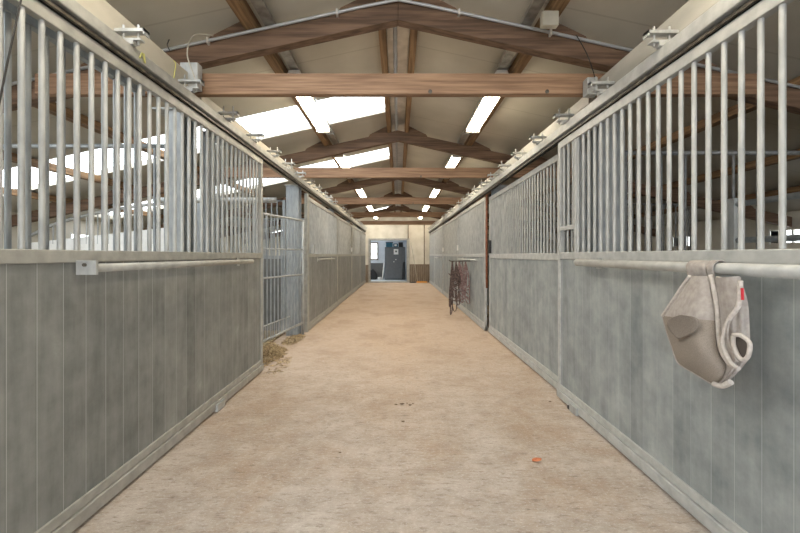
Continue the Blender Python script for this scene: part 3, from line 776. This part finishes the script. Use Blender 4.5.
# straw by the gate
def straw(name, cx, cy, rx, ry, h, n, lab, seed):
    R_ = random.Random(seed); mb = MB()
    for i in range(n):
        a = R_.uniform(0, 2*PI); q = R_.random()**.6; x = cx+rx*q*math.cos(a); y = cy+ry*q*math.sin(a)
        z = h*(1-q)*R_.uniform(.1,1)+.006; l = R_.uniform(.04,.13); b = R_.uniform(0,2*PI); e = R_.uniform(-.5,.5)*min(1, z/.03)
        d = Vector((math.cos(b)*math.cos(e), math.sin(b)*math.cos(e), math.sin(e)))*l/2; p = Vector((x,y,z))
        p0, p1 = p-d, p+d; p0.z = max(.004,p0.z); p1.z = max(.004,p1.z)
        mb.tube([p0, (p0+p1)/2+Vector((0,0,.005)), p1], .0028, 4)
    o = mb.build(name, M['straw'], fix=False); tag(o, lab, 'straw', kind='stuff')
straw('straw_pile', -1.76, 5.15, .17, .5, .24, 900, 'small heap of yellow straw spilling out under the open gate', 5)
straw('scattered_straw', -1.72, 6.25, .13, .42, .05, 260, 'thin scatter of straw along the far end of the gate', 6)
straw('scattered_straw', -1.5, 4.75, .1, .4, .02, 50, 'few straw stems beside the edge of the nearest left door', 8)

# debris on the floor
def blob(name, p, r_, mm, lab, cat, seed, group=None):
    R_ = random.Random(seed); mb = MB(); n = 7; c = Vector(p)
    for k in range(4):
        for a in range(n):
            q = math.sin(PI*(k+.6)/4.2)*r_*R_.uniform(.7,1.2); mb.v.append((c.x+q*math.cos(2*PI*a/n)*1.3, c.y+q*math.sin(2*PI*a/n), c.z+k*r_*.22))
    for k in range(3):
        for a in range(n): mb.f.append((k*n+a, k*n+(a+1)%n, (k+1)*n+(a+1)%n, (k+1)*n+a)); mb.sm.append(True); mb.mi.append(0)
    mb.f.append(tuple(reversed(range(n)))); mb.f.append(tuple(3*n+a for a in range(n))); mb.sm += [False]*2; mb.mi += [0]*2
    o = mb.build(name, mm); tag(o, lab, cat, group)
def fl(px, py): y = F*1.4/(py-255); return ((px-398)*y/F, y, .001)
# curled leaf
c = fl(537, 462); rows = []
for i in range(9):
    u = i/8; w = .022*math.sin(PI*min(1,u*.9+.1))**.8
    rows.append([Vector((c[0]+(u-.5)*.062, c[1]+v*w, .004+.012*abs(v)*abs(v)+.008*u*u)) for v in (-1,-.5,0,.5,1)])
mb = MB().grid(rows); o = mb.build('fallen_leaf', M['leaf'], fix=False); sd = o.modifiers.new('t','SOLIDIFY'); sd.thickness = .0015
tag(o, 'small orange leaf lying alone on the floor at lower right', 'leaf')
for i, (px, py, r_) in enumerate([(396,405,.012),(402,404.5,.018),(410,405.5,.014),(413,404,.009),(403,422,.012),(340,453,.009),(550,402,.012),(407,403.5,.009)]):
    labs = ['dark crumb at the left of the short row in mid aisle','largest dark crumb in the short row in mid aisle','dark crumb right of centre in the short row in mid aisle','tiny crumb at the right end of the row in mid aisle','lone dark crumb just nearer than the row in mid aisle','tiny lone crumb on the floor left of the aisle centre','dark crumb near the foot of the right stall front','tiny crumb behind the middle of the row in mid aisle']
    blob('floor_crumb', fl(px,py), r_, M['crumb'], labs[i], 'crumb', i, 'dark crumbs on the floor')

# cords and wires
def cord(name, pts, r_, mm, lab, cat='cable'):
    o = MB().tube(smooth_pts(pts, 6), r_, 8).build(name, mm); tag(o, lab, cat)
cord('dark_cord', [(-1.535,1.57,2.62),(-1.53,1.535,2.44),(-1.525,1.47,2.12),(-1.52,1.42,1.85),(-1.515,1.36,1.5)], .0035, M['rubber'], 'thin dark cord hanging in front of the nearest left bars', 'cord')
cord('white_cable', [(-1.55,3.17,3.24),(-1.66,3.08,3.19),(-1.69,3.03,3.02),(-1.64,3.02,2.86),(-1.60,3.02,2.73),(-1.62,3.0,2.69)], .005, M['header'], 'thin pale cable looping down from the conduit at the left column')
cord('green_yellow_wire', [(-1.72,2.85,2.88),(-1.69,2.87,2.86),(-1.69,2.86,2.78),(-1.69,2.845,2.715)], .004, M['yellow'], 'short yellow earth wire on the left header beam near the bracket box', 'wire')
cord('green_yellow_wire', [(-1.592,2.33,2.615),(-1.590,2.35,2.655),(-1.592,2.38,2.61),(-1.590,2.365,2.66)], .005, M['yellow'], 'pale yellow wire end on the left door track beside the nearest clamp', 'wire')
for i, (x, z) in enumerate(((-1.9,3.19),)): cord('dark_cord', [(x,3.14,z),(x-.01,3.13,z-.05),(x+.015,3.12,z-.1)], .004, M['rubber'], 'short dark cord end dangling from the conduit at upper left', 'cord')
cord('dark_cord', [(1.62,3.10,2.84),(1.60,3.13,2.97),(1.57,3.16,3.10),(1.5,3.18,3.25)], .004, M['rubber'], 'short dark cord between conduit and bracket box at upper right', 'cord')

# end wall items
o = MB().tube([(.52,YE-.06,2.24),(.52,YE-.06,2.98)], .022, 8).build('wall_pipe', M['wainscot']); tag(o, 'short dark pipe above the right jamb of the end doorway', 'pipe')
o = MB().tube([(1.33,YE-.06,.93),(1.33,YE-.06,2.98)], .022, 8).build('wall_pipe', M['wainscot']); tag(o, 'long brown pipe down the end wall above the boards', 'pipe')
t = thing('broom', 'wooden broom leaning on the end wall right of the doorway', 'broom', (.98, YE-.3, 0))
MB().tube([(.66,YE-.07,2.05),(.98,YE-.3,.06)], .016, 8).build('handle', M['header'], t)
MB().box(.93,1.45,YE-.38,YE-.30,.02,.09).build('brush_head', M['orange'], t)
MB().box(.60,.90,YE-.36,YE-.28,.012,.05).build('scraper_blade', M['black'], t)
# things in the tack room
t = thing('steel_locker', 'dark grey two door steel locker standing in the room beyond the doorway', 'locker', (-.17, 21.5, 0))
MB().box(-.74,.40,21.25,21.75,.02,1.85).build('body', M['cab'], t, bevel=.01)
for a, b, kx in ((-.73,-.175,-.23),(-.165,.39,-.12)):
    d = MB().box(a,b,21.225,21.25,.06,1.82).build('door', M['cab'], t, bevel=.006)
    child_of_part('knob', MB().tube([(kx,21.17,1.02+.12*(kx>-.2)),(kx,21.225,1.02+.12*(kx>-.2))], .028, 10), M['white'], d, t)
o = MB().box(-.24,.02,21.205,21.215,1.43,1.73).build('paper_notice', M['white']); tag(o, 'white paper notice with a dark mark on the grey locker', 'notice')
MB().tube([(-.11,21.196,1.60),(-.11,21.204,1.60)], .055, 12).build('printed_mark', M['cab2'], o)
o = MB().box(-.68,-.30,21.28,21.68,1.852,2.10).build('storage_box', M['blue'], bevel=.01); tag(o, 'blue plastic box on top of the grey locker at its left', 'box')
MB().box(-.70,-.28,21.26,21.70,2.10,2.13).build('lid', M['black'], o)
o = MB().box(-.27,.0,21.30,21.65,1.852,2.05).build('storage_box', M['blue'], bevel=.01); tag(o, 'small blue box in the middle of the locker top with white label', 'box')
MB().box(-.2,-.07,21.292,21.30,1.90,2.0).build('paper_label', M['white'], o)
o = MB().box(.03,.28,21.30,21.65,1.852,2.12).build('storage_box', M['black'], bevel=.01); tag(o, 'black box on top of the grey locker at its right', 'box')
o = MB().prism_xz([(.22,.05),(.40,.05),(.40,1.0),(.34,1.05),(.26,.95)], 21.0, 21.18).build('hanging_coat', M['black'], bevel=.02); tag(o, 'black bundle standing against the right door of the locker', 'bag')
t = thing('low_cupboard', 'low dark cupboard under the window in the room beyond the doorway', 'cupboard', (-1.2, 21.9, 0))
MB().box(-1.75,-.86,21.6,22.3,.05,.90).build('body', M['cab2'], t); MB().box(-1.78,-.83,21.57,22.35,.90,.94).build('worktop', M['cab'], t)
o = MB().beam((-.88,21.4,.02),(-.80,21.52,.95), .05, .03).build('white_board', M['white']); tag(o, 'narrow white board leaning on the end of the low cupboard', 'board')
o = MB().prism_xz([(-1.60,.02),(-1.2,.02),(-1.16,.3),(-1.3,.48),(-1.42,.62),(-1.55,.52),(-1.62,.3)], 21.2, 21.5).build('black_bag', M['black'], bevel=.03); tag(o, 'black bag on the floor in front of the low cupboard', 'bag')
o = MB().tube([(-1.03,21.2,.01),(-1.03,21.2,.16)], [.1,.12], 14).build('white_bucket', M['white']); tag(o, 'small white bucket on the floor beside the black bag', 'bucket')

for o in EMPTIES:
    if '_loc' in o: del o['_loc']
